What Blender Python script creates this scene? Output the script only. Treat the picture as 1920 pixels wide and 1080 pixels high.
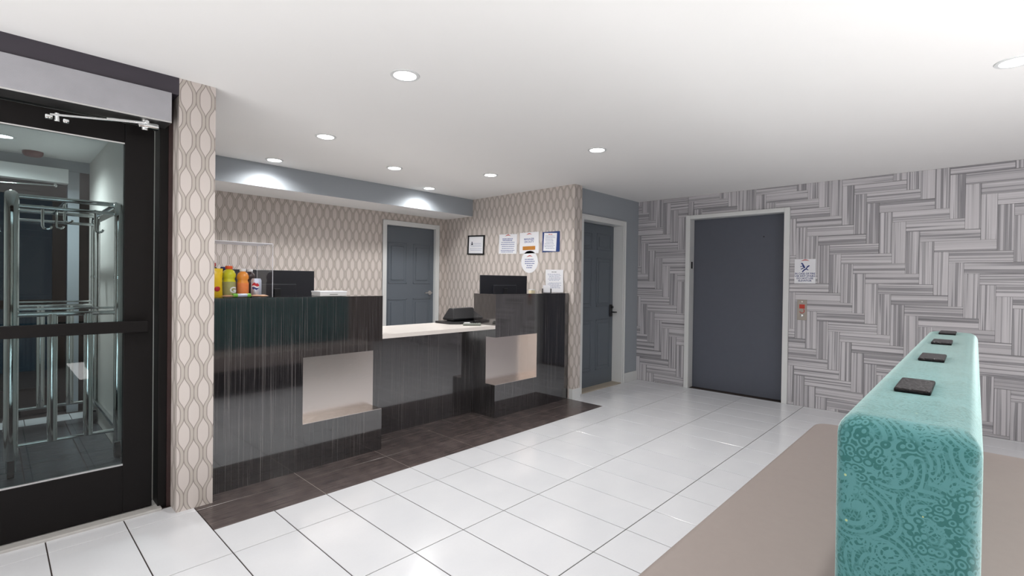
import bpy, bmesh, math, random
from mathutils import Vector, Matrix, Euler
random.seed(7)
PI = math.pi
for o in list(bpy.data.objects): bpy.data.objects.remove(o)
SC = bpy.context.scene
COL = SC.collection

# ------------------------------------------------------------------ camera
cd = bpy.data.cameras.new('camera'); cam = bpy.data.objects.new('camera', cd); COL.objects.link(cam)
cd.sensor_width = 36; cd.lens = 920.44 / 1920 * 36; cd.shift_y = -5.1 / 1920; cd.clip_start = .02
R_ = Vector((.7270, .6865, .0131)).normalized(); F_ = Vector((-.6866, .7270, -.0081)).normalized()
F_ = (F_ - R_ * F_.dot(R_)).normalized(); U_ = R_.cross(F_)
cam.matrix_world = Matrix(((R_.x, U_.x, -F_.x, 0), (R_.y, U_.y, -F_.y, 0), (R_.z, U_.z, -F_.z, 1.31), (0, 0, 0, 1)))
SC.camera = cam
# ------------------------------------------------------------------ world, exposure, big lights
SC.view_settings.view_transform = 'Standard'; SC.view_settings.look = 'None'
SC.view_settings.gamma = 1; SC.view_settings.use_curve_mapping = False
SC.view_settings.exposure = 0.08
w = bpy.data.worlds.new('night'); SC.world = w; w.use_nodes = True
w.node_tree.nodes['Background'].inputs[0].default_value = (.05, .09, .13, 1)
w.node_tree.nodes['Background'].inputs[1].default_value = .25
DOWN_W = 12.2
def area(name, loc, rot, sx, sy, power, col=(1, 1, 1)):
    l = bpy.data.lights.new(name, 'AREA'); l.shape = 'RECTANGLE'; l.size = sx; l.size_y = sy; l.energy = power; l.color = col
    o = bpy.data.objects.new(name, l); o.location = loc; o.rotation_euler = rot; COL.objects.link(o); return o
area('added_uplight', (1.3, -1.5, .1), (PI, 0, 0), 2.2, 2.2, 42, (1, 1, 1))  # added unseen lamp facing up, standing in for the lobby's other light
area('added_uplight', (-1.6, -1.5, .1), (PI, 0, 0), 2.6, 2.2, 48, (1, 1, 1))          # added fill lamp, no fixture here: brightens the ceiling from behind the camera

area('added_uplight', (1.55, 1.9, .1), (PI, 0, 0), 1.5, 2.4, 85, (1, 1, 1))         # another added ceiling fill, out of view at the right

# ------------------------------------------------------------------ node helpers
class NT:
    def __init__(s, name):
        s.m = bpy.data.materials.new(name); s.m.use_nodes = True; s.t = s.m.node_tree; s.b = s.t.nodes['Principled BSDF']
    def n(s, typ, **kw):
        x = s.t.nodes.new(typ)
        for k, v in kw.items(): setattr(x, k, v)
        return x
    def l(s, a, b): s.t.links.new(a, b)
    def put(s, sock, v):
        if isinstance(v, bpy.types.NodeSocket): s.l(v, sock)
        else: sock.default_value = v
    def math(s, op, a, b=None, c=None):
        x = s.n('ShaderNodeMath', operation=op); s.put(x.inputs[0], a)
        if b is not None: s.put(x.inputs[1], b)
        if c is not None: s.put(x.inputs[2], c)
        return x.outputs[0]
    def pos(s):
        g = s.n('ShaderNodeNewGeometry'); x = s.n('ShaderNodeSeparateXYZ'); s.l(g.outputs['Position'], x.inputs[0]); return x.outputs, g.outputs['Position']
    def obj(s):
        g = s.n('ShaderNodeTexCoord'); x = s.n('ShaderNodeSeparateXYZ'); s.l(g.outputs['Object'], x.inputs[0]); return x.outputs, g.outputs['Object']
    def comb(s, x, y, z):
        c = s.n('ShaderNodeCombineXYZ'); s.put(c.inputs[0], x); s.put(c.inputs[1], y); s.put(c.inputs[2], z); return c.outputs[0]
    def noise(s, vec, scale, detail=2, rough=.5, dist=0):
        x = s.n('ShaderNodeTexNoise'); s.l(vec, x.inputs['Vector']); x.inputs['Scale'].default_value = scale
        x.inputs['Detail'].default_value = detail; x.inputs['Roughness'].default_value = rough; x.inputs['Distortion'].default_value = dist
        return x.outputs['Fac']
    def ramp(s, fac, stops, interp='LINEAR'):
        x = s.n('ShaderNodeValToRGB'); s.l(fac, x.inputs[0]); e = x.color_ramp.elements; x.color_ramp.interpolation = interp
        while len(e) < len(stops): e.new(.5)
        for i, (p, c) in enumerate(stops): e[i].position = p; e[i].color = (*c, 1)
        return x.outputs[0]
    def mix(s, fac, a, b):
        x = s.n('ShaderNodeMix', data_type='RGBA'); s.put(x.inputs[0], fac)
        s.put(x.inputs[6], a if isinstance(a, bpy.types.NodeSocket) else (*a, 1)); s.put(x.inputs[7], b if isinstance(b, bpy.types.NodeSocket) else (*b, 1))
        return x.outputs[2]
    def col(s, v): s.put(s.b.inputs['Base Color'], v if isinstance(v, bpy.types.NodeSocket) else (*v, 1))
    def set(s, **kw):
        for k, v in kw.items(): s.put(s.b.inputs[k.replace('_', ' ')], v)
        return s
    def bump(s, h, strength=.3, dist=.002):
        x = s.n('ShaderNodeBump'); s.l(h, x.inputs['Height']); x.inputs['Strength'].default_value = strength; x.inputs['Distance'].default_value = dist
        s.l(x.outputs[0], s.b.inputs['Normal'])
def sr(r, g, b):
    f = lambda c: ((c / 255 + .055) / 1.055) ** 2.4 if c > 10 else c / 255 / 12.92
    return (f(r), f(g), f(b))
def plain(name, c, rough=.5, metal=0, var=0.04, scale=8, **kw):
    t = NT(name); o, v = t.obj(); nz = t.noise(v, scale, 3)
    a = tuple(max(0, x * (1 - var)) for x in c); b = tuple(min(1, x * (1 + var)) for x in c)
    t.col(t.mix(nz, a, b)); t.set(Roughness=rough, Metallic=metal, **kw); return t.m
def emis(name, c, s):
    t = NT(name); t.col((0, 0, 0)); t.b.inputs['Emission Color'].default_value = (*c, 1); t.b.inputs['Emission Strength'].default_value = s; return t.m
M = {}
M['paint_white'] = plain('ceiling_paint', sr(243, 242, 241), .85, var=.01, scale=3)
M['paint_grey'] = plain('grey_wall_paint', sr(160, 167, 174), .6, var=.02)
M['trim_white'] = plain('white_trim_paint', sr(222, 224, 224), .35, var=.01)
M['door_grey'] = plain('slate_door_paint', sr(98, 106, 115), .42, var=.03)
M['elev_grey'] = plain('elevator_door_paint', sr(84, 88, 99), .5, var=.05, scale=20)
M['black_metal'] = plain('dark_bronze_metal', sr(13, 10, 10), .5, var=.15, Specular_IOR_Level=.22)
M['header_dark'] = plain('dark_header_panel', sr(62, 57, 66), .5, var=.08)
M['red_wood'] = plain('dark_red_wood', sr(48, 27, 26), .5, var=.2, scale=20)
M['chrome'] = plain('chrome', (.75, .77, .77), .08, 1, var=.02)
M['steel'] = plain('satin_steel', (.6, .6, .6), .3, 1)
M['nickel'] = plain('brown_nickel', (.34, .31, .28), .4, .7)
M['black_plastic'] = plain('black_plastic', sr(22, 23, 27), .35, var=.1)
M['screen_back'] = plain('monitor_shell', sr(24, 26, 34), .45, var=.1)
M['grey_plastic'] = plain('grey_plastic', sr(120, 125, 118), .4)
M['white_plastic'] = plain('white_plastic', sr(235, 235, 235), .4, var=.01)
M['paper'] = plain('paper', sr(240, 241, 246), .7, var=.01)
M['cream'] = plain('cream_card', sr(236, 224, 190), .6)
M['quartz'] = plain('white_quartz', sr(235, 228, 222), .25, var=.03, scale=60)
M['navy'] = plain('navy_print', sr(30, 50, 120), .6)
M['ink'] = plain('blue_grey_print', sr(120, 130, 175), .6)
M['ink_dark'] = plain('dark_print', sr(40, 45, 60), .6)
M['red_print'] = plain('red_print', sr(190, 60, 45), .6)
M['orange_print'] = plain('orange_brown_print', sr(196, 130, 50), .6)
M['blue_folder'] = plain('blue_folder_card', sr(32, 62, 125), .5)
M['rubber'] = plain('rubber', sr(30, 30, 32), .7)
M['gold'] = plain('gold_bead', sr(190, 170, 90), .35, .6)
M['marble_sill'] = plain('marble_threshold', sr(185, 183, 180), .3, var=.1, scale=25)
M['beige_sill'] = plain('beige_threshold', sr(170, 160, 145), .5, var=.1, scale=25)
M['lamp_glow'] = emis('lamp_glow', (1, 1, 1), 20)
M['grout'] = plain('brown_grout', sr(46, 36, 33), .9)
M['grout_light'] = plain('light_grout', sr(170, 160, 150), .85)
M['backing'] = plain('tile_backing', sr(105, 104, 108), .8)
M['taupe'] = plain('taupe_vinyl', sr(150, 139, 134), .5, var=.04, scale=30)
M['pit'] = plain('black_base', sr(18, 18, 20), .5)
M['brown_wall'] = plain('brown_wall_paint', sr(128, 114, 106), .6)
M['office_wall'] = plain('plain_wall', sr(215, 212, 208), .7)
M['asphalt'] = plain('dark_pavement', sr(48, 50, 54), .8, var=.2)

def tiles_white():
    t = NT('white_floor_tile'); o, v = t.pos()
    oi = t.n('ShaderNodeObjectInfo')
    sh = t.math('MULTIPLY', oi.outputs['Random'], 50)
    vec = t.comb(t.math('ADD', t.math('MULTIPLY', o[0], .8), sh), t.math('ADD', t.math('MULTIPLY', o[1], .5), sh), o[2])
    nz = t.noise(vec, 5, 4)
    fine = t.noise(v, 90, 2)
    c = t.mix(nz, sr(214, 216, 221), sr(230, 231, 234))
    c = t.mix(t.math('MULTIPLY', fine, .15), c, sr(202, 200, 200))
    t.col(c); t.set(Roughness=t.math('ADD', .1, t.math('MULTIPLY', nz, .12)))
    return t.m
def tiles_dark(name, a, b, rough=.15):
    t = NT(name); o, v = t.pos()
    vec = t.comb(t.math('MULTIPLY', o[0], 130), t.math('MULTIPLY', o[1], 3), 0)
    nz = t.noise(vec, 1, 4, .65); n2 = t.noise(v, 9, 2)
    t.col(t.mix(n2, t.ramp(nz, [(.3, a), (.72, b)]), a)); t.set(Roughness=rough)
    return t.m
M['tile_white'] = tiles_white()
M['tile_dark'] = tiles_dark('dark_striped_floor_tile', sr(62, 54, 54), sr(134, 121, 117), .24)
M['tile_vest'] = tiles_dark('charcoal_floor_tile', sr(74, 76, 80), sr(112, 114, 118), .25)
def laminate():
    t = NT('ebony_striped_laminate'); o, v = t.pos()
    u = t.math('ADD', o[0], o[1])
    vec = t.comb(t.math('MULTIPLY', u, 170), t.math('MULTIPLY', o[2], .9), 0)
    n1 = t.noise(vec, 1, 3, .7, .15)
    vec2 = t.comb(t.math('MULTIPLY', u, 60), t.math('MULTIPLY', o[2], .6), 5)
    n2 = t.noise(vec2, 1, 2)
    c = t.ramp(n1, [(.36, sr(26, 24, 26)), (.50, sr(46, 44, 46)), (.60, sr(78, 75, 76)), (.72, sr(142, 138, 136))])
    t.col(t.mix(t.math('MULTIPLY', n2, .7), c, sr(24, 22, 24)))
    t.set(Roughness=.07, IOR=2.1, Coat_Weight=.6, Coat_Roughness=.03)
    return t.m
M['laminate'] = laminate()
def wallpaper():
    t = NT('ogee_wallpaper'); o, v = t.pos()
    P = .0935; PZ = .2365; A = .0144; W = .0091
    u = t.math('ADD', t.math('ADD', o[0], o[1]), 2.4665)
    c = t.math('MULTIPLY', t.math('SINE', t.math('MULTIPLY', t.math('COSINE', t.math('MULTIPLY', t.math('SUBTRACT', o[2], 2.077), 2 * PI / PZ)), PI / 2)), A)
    d1 = t.math('PINGPONG', t.math('ADD', t.math('ADD', u, c), 40.25 * P), P / 2)
    d2 = t.math('PINGPONG', t.math('ADD', t.math('SUBTRACT', u, c), 39.75 * P), P / 2)
    d = t.math('MINIMUM', d1, d2)
    e = t.math('ABSOLUTE', t.math('SUBTRACT', d, W))
    line = t.math('SUBTRACT', 1, t.n_clamp(t.math('MULTIPLY', t.math('SUBTRACT', e, .0015), 700)))
    inside = t.n_clamp(t.math('MULTIPLY', t.math('SUBTRACT', d, W), 2000))
    fib = t.noise(t.comb(t.math('MULTIPLY', u, 900), t.math('MULTIPLY', o[2], 60), 0), 1, 2)
    base = t.mix(inside, sr(196, 188, 180), sr(216, 207, 202))
    base = t.mix(t.math('MULTIPLY', fib, .15), base, sr(180, 170, 164))
    t.col(t.mix(t.math('MULTIPLY', line, .95), base, sr(150, 140, 135)))
    t.set(Roughness=.5); t.bump(fib, .15, .001)
    return t.m
def n_clamp(s, v):
    x = s.n('ShaderNodeClamp'); s.l(v, x.inputs[0]); return x.outputs[0]
NT.n_clamp = n_clamp
M['wallpaper'] = wallpaper()
def marble():
    t = NT('striped_marble_tile'); o, v = t.obj()
    oi = t.n('ShaderNodeObjectInfo'); r = t.math('MULTIPLY', oi.outputs['Random'], 90)
    vec = t.comb(t.math('ADD', t.math('MULTIPLY', o[0], .25), r), t.math('MULTIPLY', o[2], 30), r)
    n1 = t.noise(vec, 1, 2.2, .55)
    vec2 = t.comb(t.math('ADD', t.math('MULTIPLY', o[0], .8), r), t.math('MULTIPLY', o[2], 170), r)
    n2 = t.noise(vec2, 1, 2)
    vec3 = t.comb(t.math('MULTIPLY', r, 3.3), t.math('MULTIPLY', r, 1.7), t.math('MULTIPLY', o[2], 9))
    n3 = t.noise(vec3, 1, 1)
    f = t.math('ADD', t.math('MULTIPLY', t.math('SUBTRACT', n1, .5), 1.5), .5)
    c = t.ramp(f, [(.18, sr(112, 111, 116)), (.33, sr(168, 166, 170)), (.40, sr(132, 131, 136)), (.44, sr(202, 200, 204)), (.60, sr(220, 217, 221)), (.66, sr(160, 159, 163)), (.82, sr(196, 193, 198))])
    c = t.mix(t.math('MULTIPLY', n2, .3), c, sr(140, 138, 143))
    c = t.mix(t.n_clamp(t.math('MULTIPLY', t.math('SUBTRACT', n3, .5), 1.6)), c, sr(150, 148, 153))
    t.col(c); t.set(Roughness=.28)
    return t.m
M['marble'] = marble()
def steel_brushed():
    t = NT('brushed_steel_sheet'); o, v = t.pos()
    vec = t.comb(t.math('MULTIPLY', o[1], 900), t.math('MULTIPLY', o[2], 900), t.math('MULTIPLY', o[0], 900))
    vec = t.comb(t.math('MULTIPLY', t.math('ADD', o[0], o[1]), 25), t.math('MULTIPLY', o[2], 900), 0)
    nz = t.noise(vec, 1, 2)
    t.col(t.mix(nz, sr(216, 206, 200), sr(236, 228, 223))); t.set(Metallic=.95, Roughness=t.math('ADD', .2, t.math('MULTIPLY', nz, .1)))
    return t.m
M['brushed'] = steel_brushed()
def alu():
    t = NT('ribbed_aluminium'); o, v = t.pos()
    s = t.math('SINE', t.math('MULTIPLY', o[2], 2 * PI / .006)); nz = t.noise(v, 14, 2)
    t.col(t.mix(nz, sr(168, 168, 174), sr(182, 182, 188))); t.set(Roughness=.45, Metallic=.35); t.bump(s, .12, .0012)
    return t.m
M['alu'] = alu()
def glass(name, tint, refl=.06, ior=1.5):
    t = NT(name); t.t.nodes.remove(t.b); out = t.t.nodes['Material Output']
    tr = t.n('ShaderNodeBsdfTransparent'); tr.inputs[0].default_value = (*tint, 1)
    gl = t.n('ShaderNodeBsdfGlossy'); gl.inputs['Roughness'].default_value = .01
    fr = t.n('ShaderNodeFresnel'); fr.inputs[0].default_value = ior
    mx = t.n('ShaderNodeMixShader'); gb = t.n('ShaderNodeNewGeometry'); t.l(t.math('MULTIPLY', t.math('ADD', fr.outputs[0], refl), t.math('SUBTRACT', 1, gb.outputs['Backfacing'])), mx.inputs[0]); t.l(tr.outputs[0], mx.inputs[1]); t.l(gl.outputs[0], mx.inputs[2]); t.l(mx.outputs[0], out.inputs[0])
    return t.m
M['glass'] = glass('tinted_door_glass', (.76, .84, .85), .0)
M['acrylic'] = glass('clear_acrylic', (.985, .985, .99), 0.0, 1.35)
def teal():
    t = NT('teal_paisley_fabric'); o, v = t.obj()
    warp = t.n('ShaderNodeTexNoise'); t.l(v, warp.inputs['Vector']); warp.inputs['Scale'].default_value = 9; warp.inputs['Detail'].default_value = 1
    vm = t.n('ShaderNodeVectorMath', operation='MULTIPLY_ADD'); t.l(warp.outputs['Color'], vm.inputs[0]); vm.inputs[1].default_value = (.045, .045, .045); t.l(v, vm.inputs[2])
    def vor(scale, feat='F1', vec=None):
        x = t.n('ShaderNodeTexVoronoi', feature=feat); t.l(vec or vm.outputs[0], x.inputs['Vector']); x.inputs['Scale'].default_value = scale; return x.outputs['Distance']
    cell = vor(10); big = vor(32); mid = vor(72); fine = vor(130, 'DISTANCE_TO_EDGE'); edge = vor(32, 'DISTANCE_TO_EDGE')
    ring0 = t.math('SINE', t.math('MULTIPLY', cell, 62)); ring = t.math('SINE', t.math('MULTIPLY', big, 26)); ring2 = t.math('SINE', t.math('MULTIPLY', mid, 15))
    f0 = t.n_clamp(t.math('MULTIPLY', t.math('ADD', ring0, .25), 5)); f1 = t.n_clamp(t.math('MULTIPLY', t.math('ADD', ring, .15), 5)); f2 = t.n_clamp(t.math('MULTIPLY', t.math('ADD', ring2, .2), 5))
    f3 = t.n_clamp(t.math('MULTIPLY', t.math('SUBTRACT', fine, .07), 16)); f4 = t.n_clamp(t.math('MULTIPLY', t.math('SUBTRACT', edge, .035), 30))
    sel = t.n_clamp(t.math('MULTIPLY', t.math('SUBTRACT', t.noise(v, 18, 1), .5), 20)); sel2 = t.n_clamp(t.math('MULTIPLY', t.math('SUBTRACT', t.noise(v, 12, 0, dist=.4), .48), 20))
    a = t.math('MULTIPLY', t.math('MULTIPLY', f1, f3), f4)
    def mixf(k, x, y): return t.math('ADD', t.math('MULTIPLY', x, k), t.math('MULTIPLY', y, t.math('SUBTRACT', 1, k)))
    pat = mixf(sel, a, mixf(sel2, f2, t.math('MULTIPLY', f0, t.math('MAXIMUM', f3, .35))))
    weave = t.noise(v, 700, 2)
    c = t.mix(pat, sr(66, 124, 126), sr(4, 88, 86))
    c = t.mix(t.math('MULTIPLY', weave, .12), c, sr(80, 130, 135))
    dots = t.math('LESS_THAN', vor(24, vec=v), .055)
    c = t.mix(t.math('MULTIPLY', dots, .6), c, sr(190, 200, 130))
    t.col(c); t.set(Roughness=.6, Sheen_Weight=1.0, Sheen_Roughness=.35); t.b.inputs['Sheen Tint'].default_value = (.8, 1, .97, 1)
    t.bump(t.math('ADD', pat, weave), .25, .0015)
    return t.m
M['teal'] = teal()
def embossed():
    t = NT('black_embossed_leather'); o, v = t.obj()
    x = t.n('ShaderNodeTexVoronoi', feature='DISTANCE_TO_EDGE'); t.l(v, x.inputs['Vector']); x.inputs['Scale'].default_value = 90
    t.col(sr(18, 14, 16)); t.set(Roughness=.35, Specular_IOR_Level=.25); t.bump(x.outputs[0], .8, .003); return t.m
M['emboss'] = embossed()
def liquid(name, c, alpha=.0):
    t = NT(name); o, v = t.obj(); nz = t.noise(v, 20, 2)
    t.col(t.mix(nz, tuple(x * .9 for x in c), c)); t.set(Roughness=.12, IOR=1.4, Coat_Weight=.5); return t.m
M['lemon'] = liquid('lemon_drink', sr(214, 214, 20)); M['orange'] = liquid('orange_drink', sr(240, 150, 40)); M['cola'] = liquid('cola_drink', sr(40, 18, 16))
M['orange_cap'] = plain('orange_cap', sr(235, 90, 30), .4); M['red'] = plain('red_plastic', sr(190, 30, 40), .4)
M['label_olive'] = plain('olive_label', sr(165, 165, 105), .5, var=.15, scale=60); M['label_orange'] = plain('orange_label', sr(238, 135, 70), .5, var=.15, scale=60)
M['yellow_foil'] = plain('yellow_foil', sr(250, 205, 20), .3, var=.12, scale=25); M['silver'] = plain('silver_blue_can', sr(205, 212, 228), .3, .4)
M['green_foil'] = plain('green_foil', sr(120, 190, 60), .3, var=.2, scale=60); M['tan_foil'] = plain('tan_foil', sr(205, 160, 125), .35, var=.3, scale=80)
M['blue_foil'] = plain('blue_foil', sr(70, 100, 160), .3, var=.3, scale=60)
M['maroon'] = plain('maroon_plastic', sr(105, 60, 58), .5)

# ------------------------------------------------------------------ mesh helpers
def link(name, me, mat, parent=None, loc=None, rot=None, smooth=False):
    if mat is not None and not me.materials:
        for m in (mat if isinstance(mat, (list, tuple)) else [mat]): me.materials.append(M[m] if isinstance(m, str) else m)
    o = bpy.data.objects.new(name, me); COL.objects.link(o)
    if parent: o.parent = parent
    if loc: o.location = loc
    if rot: o.rotation_euler = rot
    if smooth:
        for p in me.polygons: p.use_smooth = True
    return o
class B:
    """collects shapes, then links them as ONE mesh object"""
    def __init__(s): s.bm = bmesh.new(); s.sm = False
    def box(s, x0, x1, y0, y1, z0, z1, bev=0, seg=2):
        bm = bmesh.new(); bmesh.ops.create_cube(bm, size=1)
        for v in bm.verts: v.co = Vector(((x0 + x1) / 2 + v.co.x * (x1 - x0), (y0 + y1) / 2 + v.co.y * (y1 - y0), (z0 + z1) / 2 + v.co.z * (z1 - z0)))
        if bev: bmesh.ops.bevel(bm, geom=bm.edges[:], offset=bev, segments=seg, profile=.5, affect='EDGES')
        return s.add(bm)
    def add(s, bm, mtx=None):
        if mtx is not None: bmesh.ops.transform(bm, matrix=mtx, verts=bm.verts)
        me = bpy.data.meshes.new('t'); bm.to_mesh(me); bm.free(); s.bm.from_mesh(me); bpy.data.meshes.remove(me); return s
    def cyl(s, p0, p1, r0, r1=None, n=16):
        p0 = Vector(p0); p1 = Vector(p1); r1 = r0 if r1 is None else r1; d = p1 - p0
        bm = bmesh.new(); bmesh.ops.create_cone(bm, cap_ends=True, segments=n, radius1=r0, radius2=r1, depth=d.length)
        return s.add(bm, Matrix.Translation((p0 + p1) / 2) @ d.to_track_quat('Z', 'Y').to_matrix().to_4x4())
    def ball(s, p, r, sc=(1, 1, 1)):
        bm = bmesh.new(); bmesh.ops.create_uvsphere(bm, u_segments=16, v_segments=10, radius=r)
        return s.add(bm, Matrix.Translation(p) @ Matrix.Diagonal((*sc, 1)))
    def lathe(s, prof, c=(0, 0, 0), n=24, mtx=None):
        bm = bmesh.new(); rings = []
        for r, z in prof:
            rings.append([bm.verts.new((c[0] + r * math.cos(2 * PI * k / n), c[1] + r * math.sin(2 * PI * k / n), c[2] + z)) for k in range(n)])
        for a, b in zip(rings, rings[1:]):
            for k in range(n): bm.faces.new((a[k], a[(k + 1) % n], b[(k + 1) % n], b[k]))
        if prof[0][0] > 1e-5: bm.faces.new(rings[0][::-1])
        if prof[-1][0] > 1e-5: bm.faces.new(rings[-1])
        bmesh.ops.remove_doubles(bm, verts=bm.verts, dist=1e-6)
        return s.add(bm, mtx)
    def tube(s, pts, r, n=12, closed=False):
        pts = [Vector(p) for p in pts]; bm = bmesh.new(); rings = []; N = len(pts); up = None
        for i, p in enumerate(pts):
            a = pts[(i - 1) % N] if closed or i else p; b = pts[(i + 1) % N] if closed or i < N - 1 else p
            d = (b - a).normalized()
            if up is None: up = d.orthogonal().normalized()
            up = (up - d * up.dot(d)).normalized(); q = d.cross(up)
            rings.append([bm.verts.new(p + (up * math.cos(2 * PI * k / n) + q * math.sin(2 * PI * k / n)) * r) for k in range(n)])
        prs = list(zip(rings, rings[1:])) + ([(rings[-1], rings[0])] if closed else [])
        for a, b in prs:
            for k in range(n): bm.faces.new((a[k], a[(k + 1) % n], b[(k + 1) % n], b[k]))
        if not closed: bm.faces.new(rings[0][::-1]); bm.faces.new(rings[-1])
        return s.add(bm)
    def prism(s, poly, axis, a, b):
        """polygon (two coords) extruded along axis between a and b"""
        bm = bmesh.new()
        def P(u, v, w): return {0: (w, u, v), 1: (u, w, v), 2: (u, v, w)}[axis]
        A = [bm.verts.new(P(u, v, a)) for u, v in poly]; Bv = [bm.verts.new(P(u, v, b)) for u, v in poly]
        bm.faces.new(A); bm.faces.new(Bv[::-1])
        for k in range(len(poly)): bm.faces.new((A[k], Bv[k], Bv[(k + 1) % len(poly)], A[(k + 1) % len(poly)]))
        return s.add(bm)
    def build(s, name, mat, parent=None, loc=None, rot=None, smooth=False):
        bmesh.ops.recalc_face_normals(s.bm, faces=s.bm.faces)
        me = bpy.data.meshes.new(name); s.bm.to_mesh(me); s.bm.free()
        o = link(name, me, mat, parent, loc, rot)
        if smooth:
            for p in me.polygons: p.use_smooth = True
            try: me.set_sharp_from_angle(angle=math.radians(40))
            except Exception: pass
        return o
def tag(o, label=None, cat=None, group=None, kind=None):
    if label: o['label'] = label
    if cat: o['category'] = cat
    if group: o['group'] = group
    if kind: o['kind'] = kind
    return o
def thing(name, label, cat, loc=(0, 0, 0), rot=(0, 0, 0), group=None):
    o = bpy.data.objects.new(name, None); o.empty_display_size = .05; COL.objects.link(o); o.location = loc; o.rotation_euler = rot
    return tag(o, label, cat, group)
def struct(name, b, mat, label=None, cat=None, parent=None):
    o = b.build(name, mat, parent)
    if parent is None: tag(o, label, cat, kind='structure')
    return o
def copy_tree(o, parent=None):
    c = o.copy(); COL.objects.link(c)
    if parent: c.parent = parent
    for ch in list(o.children): copy_tree(ch, c)
    return c
def box(*a, bev=0, seg=2): return B().box(*a, bev=bev, seg=seg)
FX = (PI / 2, 0, PI / 2)      # local x -> +Y, local y -> up, local z -> +X
FY = (PI / 2, 0, 0)           # local x -> +X, local y -> up, local z -> -Y
def text(body, size, mat, parent, x, y, z=.0012, align='CENTER', bold=0, name='lettering', ext=.0003):
    c = bpy.data.curves.new('txt', 'FONT'); c.body = body; c.size = size; c.align_x = align; c.extrude = ext; c.offset = bold; c.resolution_u = 2
    c.space_line = .95
    t = bpy.data.objects.new('txt', c); COL.objects.link(t); bpy.context.view_layer.update()
    me = bpy.data.meshes.new_from_object(t.evaluated_get(bpy.context.evaluated_depsgraph_get())); bpy.data.objects.remove(t)
    me.materials.clear(); return link(name, me, mat, parent, (x, y, z))

CZ = 2.405            # ceiling height
YW = 6.03             # far wall
XL = -3.34            # left wall / entrance line
XB = -5.53            # wall behind the counter
YN = 4.46             # notice wall
XR = 2.6; YB = -2.6   # right wall, wall behind the camera

# ------------------------------------------------------------------ floor
floor = struct('floor', B().box(-5.53, XR, YB, YW + .25, -.12, -.003).box(-6.62, -5.53, -1.1, .8, -.12, -.003), 'grout', 'white glazed tile floor of the lobby with dark brown joints', 'floor')
TX, TY, X0, Y0 = .6093, .3047, -2.5503, .7928
G = .0025
ntile = 0
def ftile(x0, x1, y0, y1, mat, g=G, z=0.0):
    global ntile
    if x1 - x0 < .02 or y1 - y0 < .012: return None
    b = B(); bm = bmesh.new()
    x0 += g; x1 -= g; y0 += g; y1 -= g; e = .0012; cx, cy = (x0 + x1) / 2, (y0 + y1) / 2
    lo = [bm.verts.new((x - cx, y - cy, -.008)) for x, y in ((x0, y0), (x1, y0), (x1, y1), (x0, y1))]
    md = [bm.verts.new((x - cx, y - cy, -e)) for x, y in ((x0, y0), (x1, y0), (x1, y1), (x0, y1))]
    tp = [bm.verts.new((x - cx, y - cy, 0)) for x, y in ((x0 + e, y0 + e), (x1 - e, y0 + e), (x1 - e, y1 - e), (x0 + e, y1 - e))]
    for a, c in ((lo, md), (md, tp)):
        for k in range(4): bm.faces.new((a[k], a[(k + 1) % 4], c[(k + 1) % 4], c[k]))
    bm.faces.new(tp)
    me = bpy.data.meshes.new('tile'); bm.to_mesh(me); bm.free()
    ntile += 1
    return link('tile', me, mat, floor, (cx, cy, z))
DX = X0 - TX / 2      # edge of the dark strip
DY = Y0 + 12 * TY
stuff = B()
for j in range(-2, 9):
    for i in range(-12, 18):
        x0, x1, y0, y1 = X0 + TX * j, X0 + TX * (j + 1), Y0 + TY * i, Y0 + TY * (i + 1)
        x1 = min(x1, XR); y1 = min(y1, YW)
        if i < 0: x0 = max(x0, XL + .02)
        elif i < 12: x0 = max(x0, DX)
        else: x0 = max(x0, -3.49)
        if x1 - x0 < .02: continue
        if i < -5 or x0 > 1.2:
            stuff.box(x0 + G, x1 - G, y0 + G, y1 - G, -.008, 0); continue
        ftile(x0, x1, y0, y1, 'tile_white')
o = stuff.build('tile_field', 'tile_white', floor); o['kind'] = 'stuff'
stuff = None
o = B().box(XB + .001, -3.80, .80, YN - .001, -.004, 0).build('office_floor', 'tile_white', floor)
for k in range(6):
    for a, b in ((X0 - TX, DX), (X0 - 1.5 * TX, X0 - TX)):
        ftile(a, b, Y0 + 2 * TY * k, Y0 + 2 * TY * (k + 1), 'tile_dark', .0012)
for k in range(2): ftile(X0 - 2 * TX - .02, X0 - 1.5 * TX, Y0 + .9 + 1.22 * k, Y0 + .9 + 1.22 * (k + 1), 'tile_dark', .0012)
B().box(X0 - 2 * TX - .02, DX - .002, Y0 + .002, DY - .002, -.006, -.0012).build('joint_filler', 'grout_light', floor)
# vestibule tiles
for a in range(4):
    for k in range(-3, 2):
        y0, y1 = .145 + TY * k, min(.145 + TY * (k + 1), .65)
        ftile(-5.97 + TX * a, min(-5.97 + TX * (a + 1), -3.47), y0, y1, 'tile_vest')
for k in range(-3, 2): ftile(-6.24, -5.97, .2 + TY * k, min(.2 + TY * (k + 1), .65), 'tile_white')

# ------------------------------------------------------------------ ceiling, walls
struct('ceiling', B().box(-6.6, XR + .1, YB - .1, YW + .3, CZ, CZ + .12), 'paint_white', 'smooth white ceiling with recessed downlights', 'ceiling')
s = struct('soffit', B().box(XB, -4.96, .79, YN, 2.18, CZ), 'paint_white', 'dropped bulkhead above the wall behind the counter, blue grey face', 'bulkhead')
struct('face_panel', B().box(-4.962, -4.957, .80, YN - .001, 2.1805, CZ - .001), 'paint_grey', parent=s)
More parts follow.
